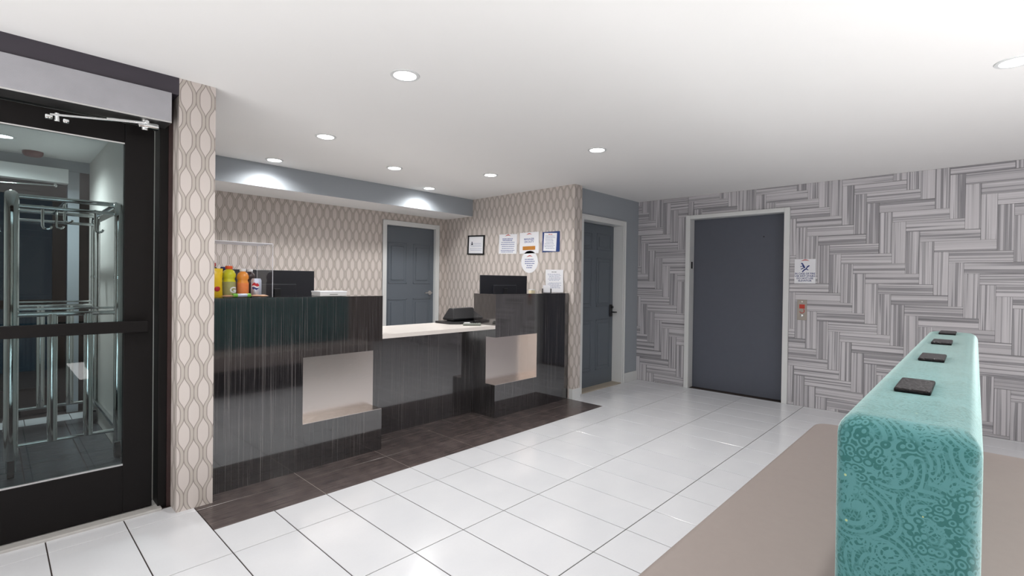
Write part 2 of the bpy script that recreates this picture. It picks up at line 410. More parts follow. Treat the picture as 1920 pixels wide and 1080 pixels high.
# wall behind counter with the door opening  (door Y 3.49..4.29, z 2.02)
b = B(); b.box(XB - .12, XB, .79, 3.475, 0, CZ).box(XB - .12, XB, 4.29, YN + .14, 0, CZ).box(XB - .12, XB, 3.475, 4.29, 2.035, CZ)
struct('wall_behind_counter', b, 'wallpaper', 'patterned ogee wallpaper wall behind the reception counter', 'wall')
struct('wall_notice', B().box(XB, -3.262, YN, 4.60, 0, CZ), 'wallpaper', 'short wallpapered wall holding the framed notices', 'wall')
# wall with door 2
b = B(); b.box(XL - .2, XL, 4.6, 4.72, 0, CZ).box(XL - .2, XL, 5.64, YW + .1, 0, CZ).box(XL - .2, XL, 4.72, 5.64, 2.05, CZ)
struct('wall_side_door', b, 'paint_grey', 'narrow grey painted wall around the side door', 'wall')
# pillar beside entrance and partition
struct('pillar', B().box(-3.40, -3.206, .705, .884, 0, CZ), 'wallpaper', 'narrow wallpapered pillar between entrance door and counter', 'pillar')
struct('wall_partition', B().box(-6.3, -3.401, .65, .79, 0, CZ), 'office_wall', 'plain pale wall between vestibule and office', 'wall')
struct('wall_entrance', B().box(-3.46, XL, YB, -.44, 0, CZ), 'wallpaper', 'wallpapered wall beyond the entrance door', 'wall')
struct('wall_right', B().box(XR, XR + .12, YB, YW + .3, 0, CZ), 'brown_wall', 'plain brown wall right of the lobby', 'wall')
struct('wall_near', B().box(-3.46, XR, YB - .12, YB, 0, CZ), 'office_wall', 'plain pale wall behind the viewer', 'wall')
struct('wall_vestibule', B().box(-6.3, -3.47, -1.12, -1.0, 0, CZ), 'office_wall', 'plain pale side wall of the vestibule', 'wall')
# far wall: backing and herringbone marble
DXL, DXR, DZ = -2.664, -1.490, 2.163       # casing outline of the elevator
b = B(); b.box(XL - .2, DXL + .03, YW, YW + .2, 0, CZ).box(DXR - .03, XR, YW, YW + .2, 0, CZ).box(DXL + .03, DXR - .03, YW, YW + .2, DZ - .03, CZ)
farwall = struct('wall_far', b, 'backing', 'far wall clad in striped grey marble laid in a stepped herringbone', 'wall')
TH = .009
def wall_tile(cx, cz, L, W, horiz, rects, stuffb=None):
    """one marble piece: rects = world (x0,x1,z0,z1) boxes inside it"""
    if stuffb is not None:
        for r in rects: stuffb.box(r[0], r[1], YW - TH, YW, r[2], r[3])
        return
    b = B()
    for x0, x1, z0, z1 in rects:
        if horiz: b.box(x0 - cx, x1 - cx, -TH, 0, z0 - cz, z1 - cz)
        else: b.box(-(z1 - cz), -(z0 - cz), -TH, 0, x0 - cx, x1 - cx)
    o = b.build('tile', 'marble', farwall, (cx, YW - random.uniform(0, .0012), cz), (0, 0 if horiz else PI / 2, 0))
def herring(ax, az, wx, wz, clip, hole, xstuff=1e9, sb=None):
    g = .0009
    for m in range(-12, 13):
        for k in range(-60, 61):
            hx = ax + wx * (k + 8 * m); hz = az - wz * k
            for horiz, r in ((True, (hx, hx + 4 * wx, hz - wz, hz)), (False, (hx, hx + wx, hz - 5 * wz, hz - wz))):
                x0, x1, z0, z1 = max(r[0], clip[0]) + g, min(r[1], clip[1]) - g, max(r[2], clip[2]) + g, min(r[3], clip[3]) - g
                if x1 - x0 < .006 or z1 - z0 < .006: continue
                if hole and x0 < hole[0] and z0 < hole[1]:
                    rr = []
                    if z1 > hole[1] + .006: rr.append((x0, x1, hole[1] + g, z1))
                    if x1 > hole[0] + .006: rr.append((max(x0, hole[0] + g), x1, z0, min(z1, hole[1] + (g if rr else 1))))
                    if not rr: continue
                else: rr = [(x0, x1, z0, z1)]
                cx, cz = (r[0] + r[1]) / 2, (r[2] + r[3]) / 2
                wall_tile(cx, cz, 0, 0, horiz, rr, sb if r[0] > xstuff else None)
sb = B()
herring(-.91, 2.335, .1040, .1003, (DXL + .02, XR, 0, CZ), (DXR, DZ), .75, sb)
o = sb.build('tile_field', 'marble', farwall); o['kind'] = 'stuff'
herring(-3.186, 1.843, .1022, .1017, (XL, DXL + .018, 0, CZ), None)
for o in farwall.children:   # keep the part left of the casing only
    pass

# ------------------------------------------------------------------ baseboards
struct('baseboard_side', B().box(XL, XL + .012, 5.70, YW - TH, 0, .12, bev=.003), 'trim_white', 'white baseboard in the corner by the side door', 'baseboard')
struct('baseboard_notice', B().box(-3.262, -3.25, YN - .0, 4.60, 0, .11, bev=.003).box(-3.30, -3.25, YN - .012, YN, 0, .11), 'trim_white', 'white baseboard on the end of the notice wall', 'baseboard')

# ------------------------------------------------------------------ doors
def panel_door(name, label, X, y0, y1, z1, panels, knobside=None):
    """slab facing +X with raised panels"""
    d = B().box(X - .04, X, y0, y1, .006, z1).build(name, 'door_grey'); tag(d, label, 'door', kind='structure')
    W = y1 - y0
    for (a, c, e, f) in panels:
        ya, yb = y0 + a * W, y0 + c * W
        p = B()
        # moulded frame
        t = .016
        p.box(X - .001, X + .006, ya, ya + t, e, f, bev=.0025, seg=1).box(X - .001, X + .006, yb - t, yb, e, f, bev=.0025, seg=1)
        p.box(X - .001, X + .006, ya, yb, e, e + t, bev=.0025, seg=1).box(X - .001, X + .006, ya, yb, f - t, f, bev=.0025, seg=1)
        p.box(X - .001, X + .007, ya + .045, yb - .045, e + .045, f - .045, bev=.006, seg=1)
        p.build('panel', 'door_grey', d)
    return d
def casing_x(name, label, X, y0, y1, z1, w, jamb):
    """white door frame on a wall facing +X; y0,y1 = opening"""
    b = B()
    for (a, c, e, f) in ((y0 - w, y0, 0, z1 + w), (y1, y1 + w, 0, z1 + w), (y0, y1, z1, z1 + w)):
        b.box(X, X + .014, a, c, e, f, bev=.004)
    b.box(X, X + .02, y0 - w, y0 - w + .018, 0, z1 + w, bev=.004).box(X, X + .02, y1 + w - .018, y1 + w, 0, z1 + w, bev=.004).box(X, X + .02, y0 - w, y1 + w, z1 + w - .018, z1 + w, bev=.004)
    b.box(X - jamb, X, y0 - .012, y0, 0, z1 + .012).box(X - jamb, X, y1, y1 + .012, 0, z1 + .012).box(X - jamb, X, y0, y1, z1, z1 + .012)
    return struct(name, b, 'trim_white', label, 'door frame')
casing_x('trim_1', 'white frame of the door behind the counter', XB, 3.49, 4.275, 2.022, .062, .1)
d1 = panel_door('door_1', 'slate grey panelled door behind the counter', XB - .035, 3.492, 4.273, 2.018,
                [(.06, .43, 1.26, 1.80), (.56, .93, 1.26, 1.80), (.06, .43, .22, 1.06), (.56, .93, .22, 1.06)])
h = B(); X = XB - .035; h.cyl((X, 4.205, 1.135), (X + .014, 4.205, 1.135), .03).cyl((X, 4.205, 1.135), (X + .05, 4.205, 1.135), .01)
h.cyl((X + .05, 4.215, 1.135), (X + .05, 4.10, 1.135), .0095, .008).build('handle', 'steel', d1, smooth=True)['label'] = 'silver lever handle'
casing_x('trim_2', 'white frame of the side door past the notice wall', XL, 4.735, 5.62, 2.045, .062, .17)
d2 = panel_door('door_2', 'dark slate six panel side door with black lock', -3.475, 4.737, 5.618, 2.04,
                [(.07, .44, 1.72, 1.93), (.56, .93, 1.72, 1.93), (.07, .44, 1.0, 1.62), (.56, .93, 1.0, 1.62), (.07, .44, .2, .84), (.56, .93, .2, .84)])
k = B().box(-3.476, -3.452, 5.53, 5.585, .865, 1.025, bev=.01, seg=3); k.cyl((-3.452, 5.558, .99), (-3.435, 5.558, .99), .018).build('lock_body', 'black_plastic', d2, smooth=True)['label'] = 'black keypad lock'
k = B().cyl((-3.455, 5.558, .925), (-3.40, 5.558, .925), .009).cyl((-3.405, 5.55, .925), (-3.405, 5.60, .925), .008).build('handle', 'black_plastic', d2, smooth=True)
struct('trim_3', B().box(-3.51, -3.335, 4.60, 5.66, -.007, .012, bev=.004), 'beige_sill', 'beige threshold under the side door', 'threshold')
# elevator
ex0, ex1, ez = -2.608, -1.546, 2.115
b = B(); F = YW - .035
b.box(DXL, ex0, F, YW + .10, 0, DZ, bev=.003).box(ex1, DXR, F, YW + .10, 0, DZ, bev=.003).box(ex0, ex1, F, YW + .10, ez, DZ, bev=.003)
tr = struct('trim_4', b, 'trim_white', 'off white steel frame around the elevator door', 'door frame')
B().box(ex0, ex0 + .006, YW + .01, YW + .05, 1.50, 1.585, bev=.002).build('sensor', 'black_plastic', tr)['label'] = 'small black sensor plate on the left jamb'
d3 = B().box(ex0 - .02, ex1 + .02, YW + .105, YW + .145, 0.002, ez + .02).build('door_3', 'elev_grey'); tag(d3, 'wide plain dark grey elevator door', 'elevator door', kind='structure')
B().cyl((-1.79, YW + .101, 1.865), (-1.79, YW + .108, 1.865), .007).build('keyhole', 'pit', d3)
# call panel
cp = thing('call_panel', 'steel elevator call plate with red print on the marble wall', 'call panel', (-1.361, YW - TH - .001, 1.041), FY)
B().box(-.046, .046, -.11, .11, 0, .004, bev=.0015).build('plate', 'nickel', cp)
lp = B()
for q in range(14):
    a = PI * .15 + q / 13 * PI * 1.1
    lp.cyl((.022 * math.cos(a + PI), -.01 + .022 * math.sin(a + PI), .004), (.022 * math.cos(a + PI), -.01 + .022 * math.sin(a + PI), .005), .004, n=8)
lp.box(-.026, .026, .015, .06, .004, .0046).build('print', 'red_print', cp)
B().lathe([(.014, 0), (.014, .006), (.011, .008), (0, .008)], (0, -.06, .004)).build('button', 'chrome', cp, smooth=True)
B().cyl((0, .09, .004), (0, .09, .0055), .006).build('screw', 'chrome', cp)

# ------------------------------------------------------------------ signs
def swoosh(par, x, y, s, z=.0012):
    b = B()
    pts = [(-1, -.12), (-.55, .12), (0, .3), (.45, .2), (1.05, -.12), (.4, .02), (0, .05), (-.4, -.02)]
    b.prism([(x + s * a, y + s * c) for a, c in pts], 2, z, z + .0006); b.build('logo', 'red_print', par)
def sheet(name, label, w, h, loc, rot, mat='paper', cat='notice', thick=.0012, group=None):
    t = thing(name, label, cat, loc, rot, group); B().box(-w / 2, w / 2, -h / 2, h / 2, 0, thick).build('sheet', mat, t); return t
def lines(par, x0, x1, ys, mat='ink', hgt=.006, z=.0012, seed=1):
    rnd = random.Random(seed); b = B()
    for y in ys:
        x = x0 + rnd.uniform(0, .02); e = x1 - rnd.uniform(0, .03)
        while x < e:
            L = min(rnd.uniform(.008, .028), e - x)
            if L > .003: b.box(x, x + L, y - hgt / 2, y + hgt / 2, z, z + .0004)
            x += L + .005
    b.build('print_lines', mat, par)['kind'] = 'stuff'
NY = YN - .001
s = sheet('fire_notice', 'white elevator fire notice with blue stair pictogram, right of the elevator door', .2, .262, (-1.340, YW - TH - .0015, 1.460), FY)
swoosh(s, 0, .115, .042)
text('IN CASE OF FIRE\nUSE EXIT STAIRS\nDO NOT USE\nELEVATOR', .0265, 'navy', s, 0, -.035, bold=.0006)
b = B()   # pictogram: running person on stairs
b.prism([(-.03, -.005), (-.022, -.012), (.0, .012), (.012, .018), (.022, .036), (.045, .058), (.038, .066), (.018, .052), (.008, .03), (-.008, .022)], 2, .0012, .002)
b.prism([(-.028, .075), (-.02, .085), (-.008, .062), (.003, .04), (-.008, .03), (-.02, .045)], 2, .0012, .002)
b.cyl((-.03, .083, .0012), (-.03, .083, .002), .0085, n=12)
b.prism([(-.042, .045), (-.02, .055), (-.022, .062), (-.045, .052)], 2, .0012, .002)
b.prism([(-.038, .018), (-.012, .03), (-.018, .038), (-.04, .026)], 2, .0012, .002)
b.prism([(.01, .02), (.03, .01), (.034, .016), (.016, .028)], 2, .0012, .002)
b.build('pictogram', 'navy', s)
s = sheet('rules_sheet', 'white sheet of blue printed lines, left of the manager notice', .31, .245, (-4.292, NY, 1.779), FY); s.rotation_euler = (PI / 2, .03, 0)
swoosh(s, 0, .105, .05); lines(s, -.1, .1, [.065, .045], 'ink', .012, seed=3); lines(s, -.12, .12, [.02, -.005, -.03, -.055, -.08, -.1], 'ink', .009, seed=4)
s = sheet('manager_notice', 'white notice with an orange brown nameplate, second right of the framed certificate', .305, .255, (-3.935, NY, 1.777), FY)
swoosh(s, 0, .105, .045); text('MANAGER\nON DUTY', .034, 'ink', s, 0, .035, bold=.001)
B().box(-.1, .1, -.085, -.04, .0012, .003).build('nameplate', 'orange_print', s)
s = thing('round_notice', 'small round white notice below the manager notice', 'notice', (-3.924, NY, 1.548), FY)
B().lathe([(.134, 0), (.134, .0012)], n=40).build('disc', 'paper', s); swoosh(s, 0, .065, .05); lines(s, -.09, .09, [.03, .005, -.02], 'ink', .012, seed=6); lines(s, -.05, .06, [-.045, -.07], 'ink', .012, seed=7)
s = thing('blue_folder', 'navy blue folder board with a white typed sheet pinned aslant', 'notice', (-3.594, NY, 1.775), FY)
B().box(-.128, .128, -.118, .118, 0, .004, bev=.001).build('folder', 'blue_folder', s)
q = B().box(-.095, .095, -.105, .105, .004, .0055).build('sheet', 'paper', s, (-.012, -.002, 0), (0, 0, -.06)); lines(q, -.08, .075, [.07 - .018 * t for t in range(9)], 'ink', .005, .0056, 9); lines(q, -.04, .04, [.088], 'red_print', .008, .0056, 10)
s = thing('certificate', 'tilted certificate in a thin black frame, leftmost on the notice wall', 'picture', (-4.878, NY, 1.79), (PI / 2, .035, 0))
b = B(); w_, h_ = .165, .13
b.box(-w_, w_, h_ - .018, h_, 0, .014, bev=.003).box(-w_, w_, -h_, -h_ + .018, 0, .014, bev=.003).box(-w_, -w_ + .022, -h_, h_, 0, .014, bev=.003).box(w_ - .022, w_, -h_, h_, 0, .014, bev=.003)
b.build('frame', 'black_plastic', s); B().box(-.15, .15, -.12, .12, .001, .005).build('sheet', 'paper', s)
lines(s, -.12, .12, [.02, 0, -.02, -.05, -.07], 'ink', .004, .0051, 12)
B().prism([(-.1, .0), (-.06, .0), (-.07, .02), (-.075, .045), (-.09, .045), (-.088, .02)], 2, .005, .0056).build('emblem', 'ink_dark', s)

# ------------------------------------------------------------------ reception desk
DF = -3.32; DB = -3.63
def unit(name, label, y0, y1, n0, n1, z1=1.185):
    """cabinet block with an open niche y n0..n1, z .313..771, .13 deep, running out to the end at n0==y0 or n1==y1"""
    t = thing(name, label, 'reception desk', ((DF + DB) / 2, (y0 + y1) / 2, 0)); L = t.location
    def bx(bb, x0, x1, a, c, e, f, **k): bb.box(x0 - L.x, x1 - L.x, a - L.y, c - L.y, e, f, **k)
    NX = -3.452
    b = B(); bx(b, DB, NX, y0, y1, 0, z1)
    bx(b, NX, DF, y0, y1, .771, z1); bx(b, NX, DF, y0, y1, 0, .313)
    if n0 > y0: bx(b, NX, DF, y0, n0, .313, .771)
    if n1 < y1: bx(b, NX, DF, n1, y1, .313, .771)
    b.build('cabinet', 'laminate', t)
    b = B(); bx(b, NX, NX + .003, n0 + .001, n1 - .001, .316, .770); b.build('back_panel', 'brushed', t)['label'] = 'brushed steel back of the niche'
    b = B(); bx(b, NX + .003, DF - .001, n0 + .001, n1 - .001, .313, .3165); b.build('shelf', 'brushed', t)['label'] = 'brushed steel niche shelf'
    if n1 < y1: b = B(); bx(b, NX + .003, DF - .001, n1 - .003, n1, .3165, .770); b.build('side_panel', 'brushed', t)
    return t
unit('reception_desk', 'long tall glossy ebony desk block on the left carrying the drinks case', .886, 2.068, 1.455, 2.068)
unit('reception_desk', 'shorter tall ebony desk block against the notice wall', 3.295, 4.448, 3.295, 3.908)
b = B().box(-3.648, DB, 2.069, 3.294, 0, .852).build('reception_desk', 'laminate'); tag(b, 'recessed low striped front panel between the two desk blocks', 'desk panel')
b = B().box(-3.645, DB, .886, 2.068, 0, 1.15)
ct = B().prism([(-3.93, 2.070), (-3.32, 2.070), (-3.32, 3.293), (-3.655, 3.293), (-3.655, 3.52), (-3.93, 3.52)], 2, .853, .886).build('countertop', 'quartz'); tag(ct, 'low white quartz countertop between the desk blocks', 'countertop')
# staff desk surface behind
b = B().box(-4.25, -3.66, .9, 2.066, .70, .735, bev=.002); 
o = b.build('work_table', 'trim_white'); tag(o, 'white staff worktop hidden behind the left desk block', 'table')
for x in (-4.2, -3.72):
    for y in (.95, 2.0): B().box(x - .02, x + .02, y - .02, y + .02, 0, .70).build('leg', 'steel', o)
b = B().box(-4.25, -3.66, 3.30, 4.44, .70, .735, bev=.002)
o = b.build('work_table', 'trim_white'); tag(o, 'white staff worktop hidden behind the right desk block', 'table')
for x in (-4.2, -3.72):
    for y in (3.36, 4.38): B().box(x - .02, x + .02, y - .02, y + .02, 0, .70).build('leg', 'steel', o)
for x in (-3.9,):
    for y in (2.1, 3.26): B().box(x - .02, x + .02, y - .02, y + .02, 0, .853).build('leg', 'steel', ct)

def monitor(label, cx, cy, rz, ztop, w=.61, h=.355, base=.735):
    """back faces local -Y ... stands on the staff table"""
    t = thing('monitor', label, 'monitor', (cx, cy, base), (0, 0, rz)); zt = ztop - base
    B().box(-w / 2, w / 2, -.012, .012, zt - h, zt, bev=.004).build('shell', 'screen_back', t)
    B().box(-w / 4, w / 4, -.03, -.01, zt - h * .8, zt - h * .3, bev=.008).build('rear_cover', 'screen_back', t)
    B().box(-.025, .025, -.045, -.028, 0.01, zt - h * .4, bev=.004).build('stand', 'black_plastic', t)
    B().box(-.11, .11, -.10, .06, 0, .012, bev=.004).build('foot', 'black_plastic', t)
    B().box(-w / 2 + .01, w / 2 - .01, .0121, .0128, zt - h + .01, zt - .01).build('screen', 'pit', t)
monitor('wide black monitor seen from behind, beside the drinks case', -4.0, 1.53, PI / 2, 1.373)
a_ = math.atan2(4.215 - 3.64, -3.76 + 3.9)
monitor('black monitor seen from behind above the right desk block', -3.83, 3.925, a_, 1.374)

# desk phone / printer
t = thing('desk_printer', 'black wedge shaped office machine at the back of the low white counter', 'office machine', (-3.78, 3.2, .8865))
B().prism([(-.125, -.17), (.10, -.175), (.165, -.10), (.185, .0), (.18, .088), (.115, .088), (.115, .25), (-.125, .25)], 2, 0, .02).build('base', 'black_plastic', t)
bm = bmesh.new()
lo = [(-.10, -.10, .03), (.075, -.10, .03), (.075, .25, .03), (-.10, .25, .03)]; mi = [(-.10, -.10, .045), (.085, -.105, .045), (.085, .25, .045), (-.10, .25, .045)]; hi = [(-.10, -.02, .142), (-.03, -.02, .142), (-.03, .25, .146), (-.10, .25, .146)]
L3 = [[bm.verts.new(p) for p in r] for r in (lo, mi, hi)]
for a, c in zip(L3, L3[1:]):
    for k in range(4): bm.faces.new((a[k], a[(k + 1) % 4], c[(k + 1) % 4], c[k]))
bm.faces.new(L3[0][::-1]); bm.faces.new(L3[2]); bmesh.ops.bevel(bm, geom=bm.edges[:], offset=.005, segments=2, affect='EDGES')
b = B(); b.add(bm); b.build('raised_lid', 'black_plastic', t, smooth=True)
B().box(-.08, .05, -.06, .22, .019, .033).build('hinge_block', 'pit', t)
t = thing('card_terminal', 'small grey and white card reader lying on the white counter', 'card reader', (-3.47, 3.13, .8865), (0, 0, -.75))
B().box(-.04, .04, -.085, .085, 0, .022, bev=.007, seg=3).build('body', 'grey_plastic', t, smooth=True)
B().box(-.032, .032, -.075, -.02, .0215, .026, bev=.002).build('screen', 'white_plastic', t)
kb = B()
for i in range(3):
    for j in range(4): kb.box(-.026 + i * .02, -.014 + i * .02, -.008 + j * .018, .003 + j * .018, .021, .0245)
kb.build('keypad', 'black_plastic', t)
# things on the right block top
ZT = 1.186
t = thing('cream_box', 'tiny cream box standing near the edge beside the right monitor', 'box', (-3.45, 3.965, ZT))
B().box(-.02, .02, -.03, .03, 0, .035, bev=.002).build('box_body', 'cream', t); B().box(-.021, .021, -.031, .031, .03, .04, bev=.002).build('lid', 'white_plastic', t)
t = thing('card_holder', 'black two pronged holder with pale business cards', 'card holder', (-3.41, 4.165, ZT), (0, 0, PI / 4 + .1))
B().box(-.05, .05, -.02, .02, 0, .006, bev=.002).box(-.05, -.042, -.02, .02, 0, .05, bev=.002).box(.042, .05, -.02, .02, 0, .05, bev=.002).build('holder', 'black_plastic', t)
for q in range(3): B().box(-.04, .04, .004 - q * .004, .006 - q * .004, .006, .085 - q * .01).build('card', 'paper', t)
t = thing('paper_stand', 'white typed letter leaning upright on the right desk block', 'notice', (-3.46, 4.365, ZT + .002), (-.12 + PI / 2, 0, PI / 4))
B().box(-.1, .1, 0, .262, 0, .002).build('sheet', 'paper', t); B().box(-.1, .1, 0, .003, 0, .04).box(-.1, .1, 0, .2, -.004, -.001).build('stand', 'acrylic', t)
lines(t, -.05, .05, [.235], 'ink_dark', .006, .0021, 20); lines(t, -.08, .08, [.21 - .014 * q for q in range(6)], 'ink', .004, .0021, 21); lines(t, -.08, .08, [.11 - .014 * q for q in range(5)], 'ink', .004, .0021, 22)
# left block top: white box
t = thing('white_tray', 'low white box lying on the left desk top beside the monitor', 'box', (-3.43, 1.69, ZT))
B().box(-.07, .07, -.1, .1, 0, .028, bev=.003).build('tray_body', 'white_plastic', t); B().box(-.072, .072, -.102, .102, .026, .036, bev=.002).build('lid', 'paper', t)
B().box(.0705, .0715, -.03, .03, .012, .016).build('slot', 'grey_plastic', t)

# ------------------------------------------------------------------ drinks case
cx0, cx1, cy0, cy1, cz1 = -3.622, -3.345, .90, 1.262, 1.536
t = thing('display_case', 'clear acrylic display case of drinks on the left desk end', 'display case', ((cx0 + cx1) / 2, (cy0 + cy1) / 2, ZT))
Lx, Ly = t.location.x, t.location.y; T_ = .004
def cb(x0, x1, y0, y1, z0, z1): return B().box(x0 - Lx, x1 - Lx, y0 - Ly, y1 - Ly, z0 - ZT, z1 - ZT)
cb(cx1 - T_, cx1, cy0, cy1, ZT, cz1 - T_).build('front_pane', 'acrylic', t); cb(cx0, cx0 + T_, cy0, cy1, ZT, cz1 - T_).build('back_pane', 'acrylic', t)
cb(cx0 + T_, cx1 - T_, cy1 - T_, cy1, ZT, cz1 - T_).build('side_pane', 'acrylic', t); cb(cx0 + T_, cx1 - T_, cy0, cy0 + T_, ZT, cz1 - T_).build('side_pane', 'acrylic', t)
M['frost'] = plain('frosted_acrylic', sr(235, 235, 242), .3, Alpha=.75)
cb(cx0, cx1, cy0, cy1, cz1 - T_, cz1).build('top_pane', 'frost', t)
eb = B()
for (x, y) in ((cx1, cy1), (cx0, cy1)): B().box(x - .0022 - Lx, x + .0004 - Lx, y - .0022 - Ly, y + .0004 - Ly, 0, cz1 - ZT).build('polished_edge', 'frost', t)

def bottle(label, loc, mat, cap, lab, hgt, r, name='drink_bottle'):
    t = thing(name, label, 'bottle', loc); s = hgt / .195
    prof = [(r * .8, 0), (r, .006), (r, .10 * s), (r * .86, .112 * s), (r * .86, .118 * s), (r * 1.02, .128 * s), (r * 1.02, .145 * s), (r * .8, .165 * s), (r * .45, .174 * s), (r * .42, .178 * s)]
    B().lathe(prof).build('bottle', mat, t, smooth=True)
    B().lathe([(r * .5, .176 * s), (r * .55, .178 * s), (r * .55, .193 * s), (r * .48, .196 * s), (0, .196 * s)]).build('cap', cap, t, smooth=True)
    B().lathe([(r * 1.015, .012), (r * 1.02, .014), (r * 1.02, .095 * s), (r * 1.015, .097 * s)]).build('label_band', lab, t, smooth=True)
    return t
bt = bottle('lemon yellow sports drink bottle with orange cap', (-3.44, 1.030, ZT), 'lemon', 'orange_cap', 'label_olive', .197, .038)
text('G', .05, 'white_plastic', bt, 0, 0, 0, bold=.002).matrix_local = Matrix.Translation((.0392, .012, .03)) @ Euler(FX).to_matrix().to_4x4()
bottle('orange sports drink bottle with white cap', (-3.44, 1.111, ZT), 'orange', 'white_plastic', 'label_orange', .182, .034)
bottle('dark cola bottle with white cap behind the can', (-3.545, 1.188, ZT), 'cola', 'white_plastic', 'cola', .182, .032, 'cola_bottle')
bottle('dark bottle with red cap behind the yellow bag', (-3.50, .955, ZT), 'cola', 'red', 'blue_foil', .215, .032, 'cola_bottle')
bottle('bottle with blue wrapper behind the lemon drink', (-3.545, 1.03, ZT), 'cola', 'navy', 'blue_foil', .192, .033, 'cola_bottle')
t = thing('soda_can', 'silver soda can with round red white and blue emblem', 'can', (-3.44, 1.193, ZT)); r = .031
B().lathe([(r * .8, 0), (r, .008), (r, .108), (r * .84, .118), (r * .84, .121), (r * .78, .119), (0, .117)]).build('can', 'silver', t, smooth=True)
for nm, mat, h0, h1 in (('emblem_top', 'red', .002, .021), ('emblem_middle', 'white_plastic', -.008, .002), ('emblem_bottom', 'navy', -.021, -.008)):
    bm = bmesh.new(); n = 10; rows = []
    for q in range(n + 1):
        zz = h0 + (h1 - h0) * q / n; hw = math.sqrt(max(0, .0232 ** 2 - zz ** 2)) / r
        rows.append([bm.verts.new(((r + .0006) * math.cos(-hw + 2 * hw * k / 8 - .5), (r + .0006) * math.sin(-hw + 2 * hw * k / 8 - .5), .07 + zz + .004 * math.sin(k / 8 * PI * 2))) for k in range(9)])
    for a, c in zip(rows, rows[1:]):
        for k in range(8): bm.faces.new((a[k], a[k + 1], c[k + 1], c[k]))
    b = B(); b.add(bm); b.build(nm, mat, t)
# bag: pillow shape
def pillow(name, label, loc, rot, w, h, d, mat, cat, accent=None):
    t = thing(name, label, cat, loc, rot); bm = bmesh.new(); nu, nv = 8, 10; F_ = []
    for sgn in (1, -1):
        g = [[bm.verts.new(((u / nu - .5) * w * (1 - .08 * math.sin(v / nv * PI)), sgn * d / 2 * (math.sin(PI * u / nu) * math.sin(PI * v / nv)) ** .6, v / nv * h)) for u in range(nu + 1)] for v in range(nv + 1)]
        for v in range(nv):
            for u in range(nu): bm.faces.new((g[v][u], g[v][u + 1], g[v + 1][u + 1], g[v + 1][u]))
    bmesh.ops.remove_doubles(bm, verts=bm.verts, dist=1e-5)
    b = B(); b.add(bm); b.build('wrapper', mat, t, smooth=True)
    if accent: B().ball((0, -d * .42, h * .3), w * .2, (1, .25, 1)).build('emblem', accent, t, smooth=True)
    return t
pillow('snack_bag', 'bright yellow snack bag at the left end of the case', (-3.41, .948, ZT), (0, 0, PI / 2 + .2), .085, .18, .045, 'yellow_foil', 'bag', 'red')
t = thing('candy_roll', 'green and silver candy roll lying in front of the bottles', 'candy', (-3.373, 1.085, ZT + .0125), (0, 0, .1))
B().cyl((0, -.05, 0), (0, .05, 0), .012).build('wrapper', 'silver', t, smooth=True); B().cyl((0, -.055, 0), (0, -.028, 0), .0125).build('end_band', 'green_foil', t, smooth=True); B().cyl((0, .03, 0), (0, .052, 0), .0125).build('end_band', 'green_foil', t, smooth=True)
for q, (x, y, rz, mt, lb) in enumerate([(-3.40, 1.165, .3, 'tan_foil', 'flat tan snack packet leaning beside the candy roll'), (-3.375, 1.205, -.2, 'tan_foil', 'flat tan snack packet nearest the right case corner'), (-3.39, 1.00, .1, 'tan_foil', 'flat tan snack packet under the lemon bottle')]):
    p_ = pillow('snack_packet', lb, (x, y, ZT + .009), (0, 0, 0), .07, .045, .016, mt, 'snack')
    p_.rotation_euler = (PI / 2, 0, PI / 2 + rz)

# ------------------------------------------------------------------ entrance door and frame
XD = -3.36
fr = B()
fr.box(-3.46, XD + .02, .645, .704, 0, CZ, bev=.002)                                    # right jamb
fr.box(-3.46, XD + .02, -.44, -.36, 0, CZ, bev=.002)                                   # left jamb
fr.box(-3.46, XD + .0, -.36, .645, 2.165, CZ)                                          # head
tr = struct('trim_5', fr, 'black_metal', 'dark bronze frame of the glass entrance door', 'door frame')
B().box(XD + .02, XD + .028, .685, .7045, 0, CZ).build('wood_strip', 'red_wood', tr)
struct('trim_6', B().box(XD, -3.205, -.44, .704, 2.311, CZ), 'header_dark', 'dark header panel above the door operator', 'header')
struct('trim_7', B().box(-3.46, -3.30, -.36, .66, -.006, .014, bev=.005), 'marble_sill', 'pale marble threshold under the entrance door', 'threshold')
d = thing('door_4', 'black framed glass entrance door', 'door', (-3.385, .62, 0)); d['kind'] = 'structure'
def db(x0, x1, y0, y1, z0, z1, **k): return B().box(x0 + 3.385, x1 + 3.385, y0 - .62, y1 - .62, z0, z1, **k)
x0, x1 = -3.405, XD
db(x0, x1, .492, .622, .02, 2.14, bev=.002).build('stile', 'black_metal', d); db(x0, x1, -.352, -.235, .02, 2.14, bev=.002).build('stile', 'black_metal', d)
db(x0, x1, -.235, .492, .02, .278, bev=.002).build('bottom_rail', 'black_metal', d); db(x0, x1, -.235, .492, 2.033, 2.14, bev=.002).build('top_rail', 'black_metal', d)
db(-3.386, -3.380, -.235, .492, .278, 2.033).build('pane', 'glass', d)
g = B()
for z in (.283, 2.03): g.box(-3.378 + 3.385, XD - .004 + 3.385, -.235 - .62, .492 - .62, z - .004, z + .004)
g.build('glazing_bead', 'steel', d)
db(XD + .03, XD + .055, -.33, .592, 1.007, 1.068, bev=.004).build('push_bar', 'black_metal', d)
db(XD, XD + .03, .55, .58, 1.02, 1.055).build('bar_bracket', 'black_metal', d); db(XD, XD + .03, -.31, -.28, 1.02, 1.055).build('bar_bracket', 'black_metal', d)
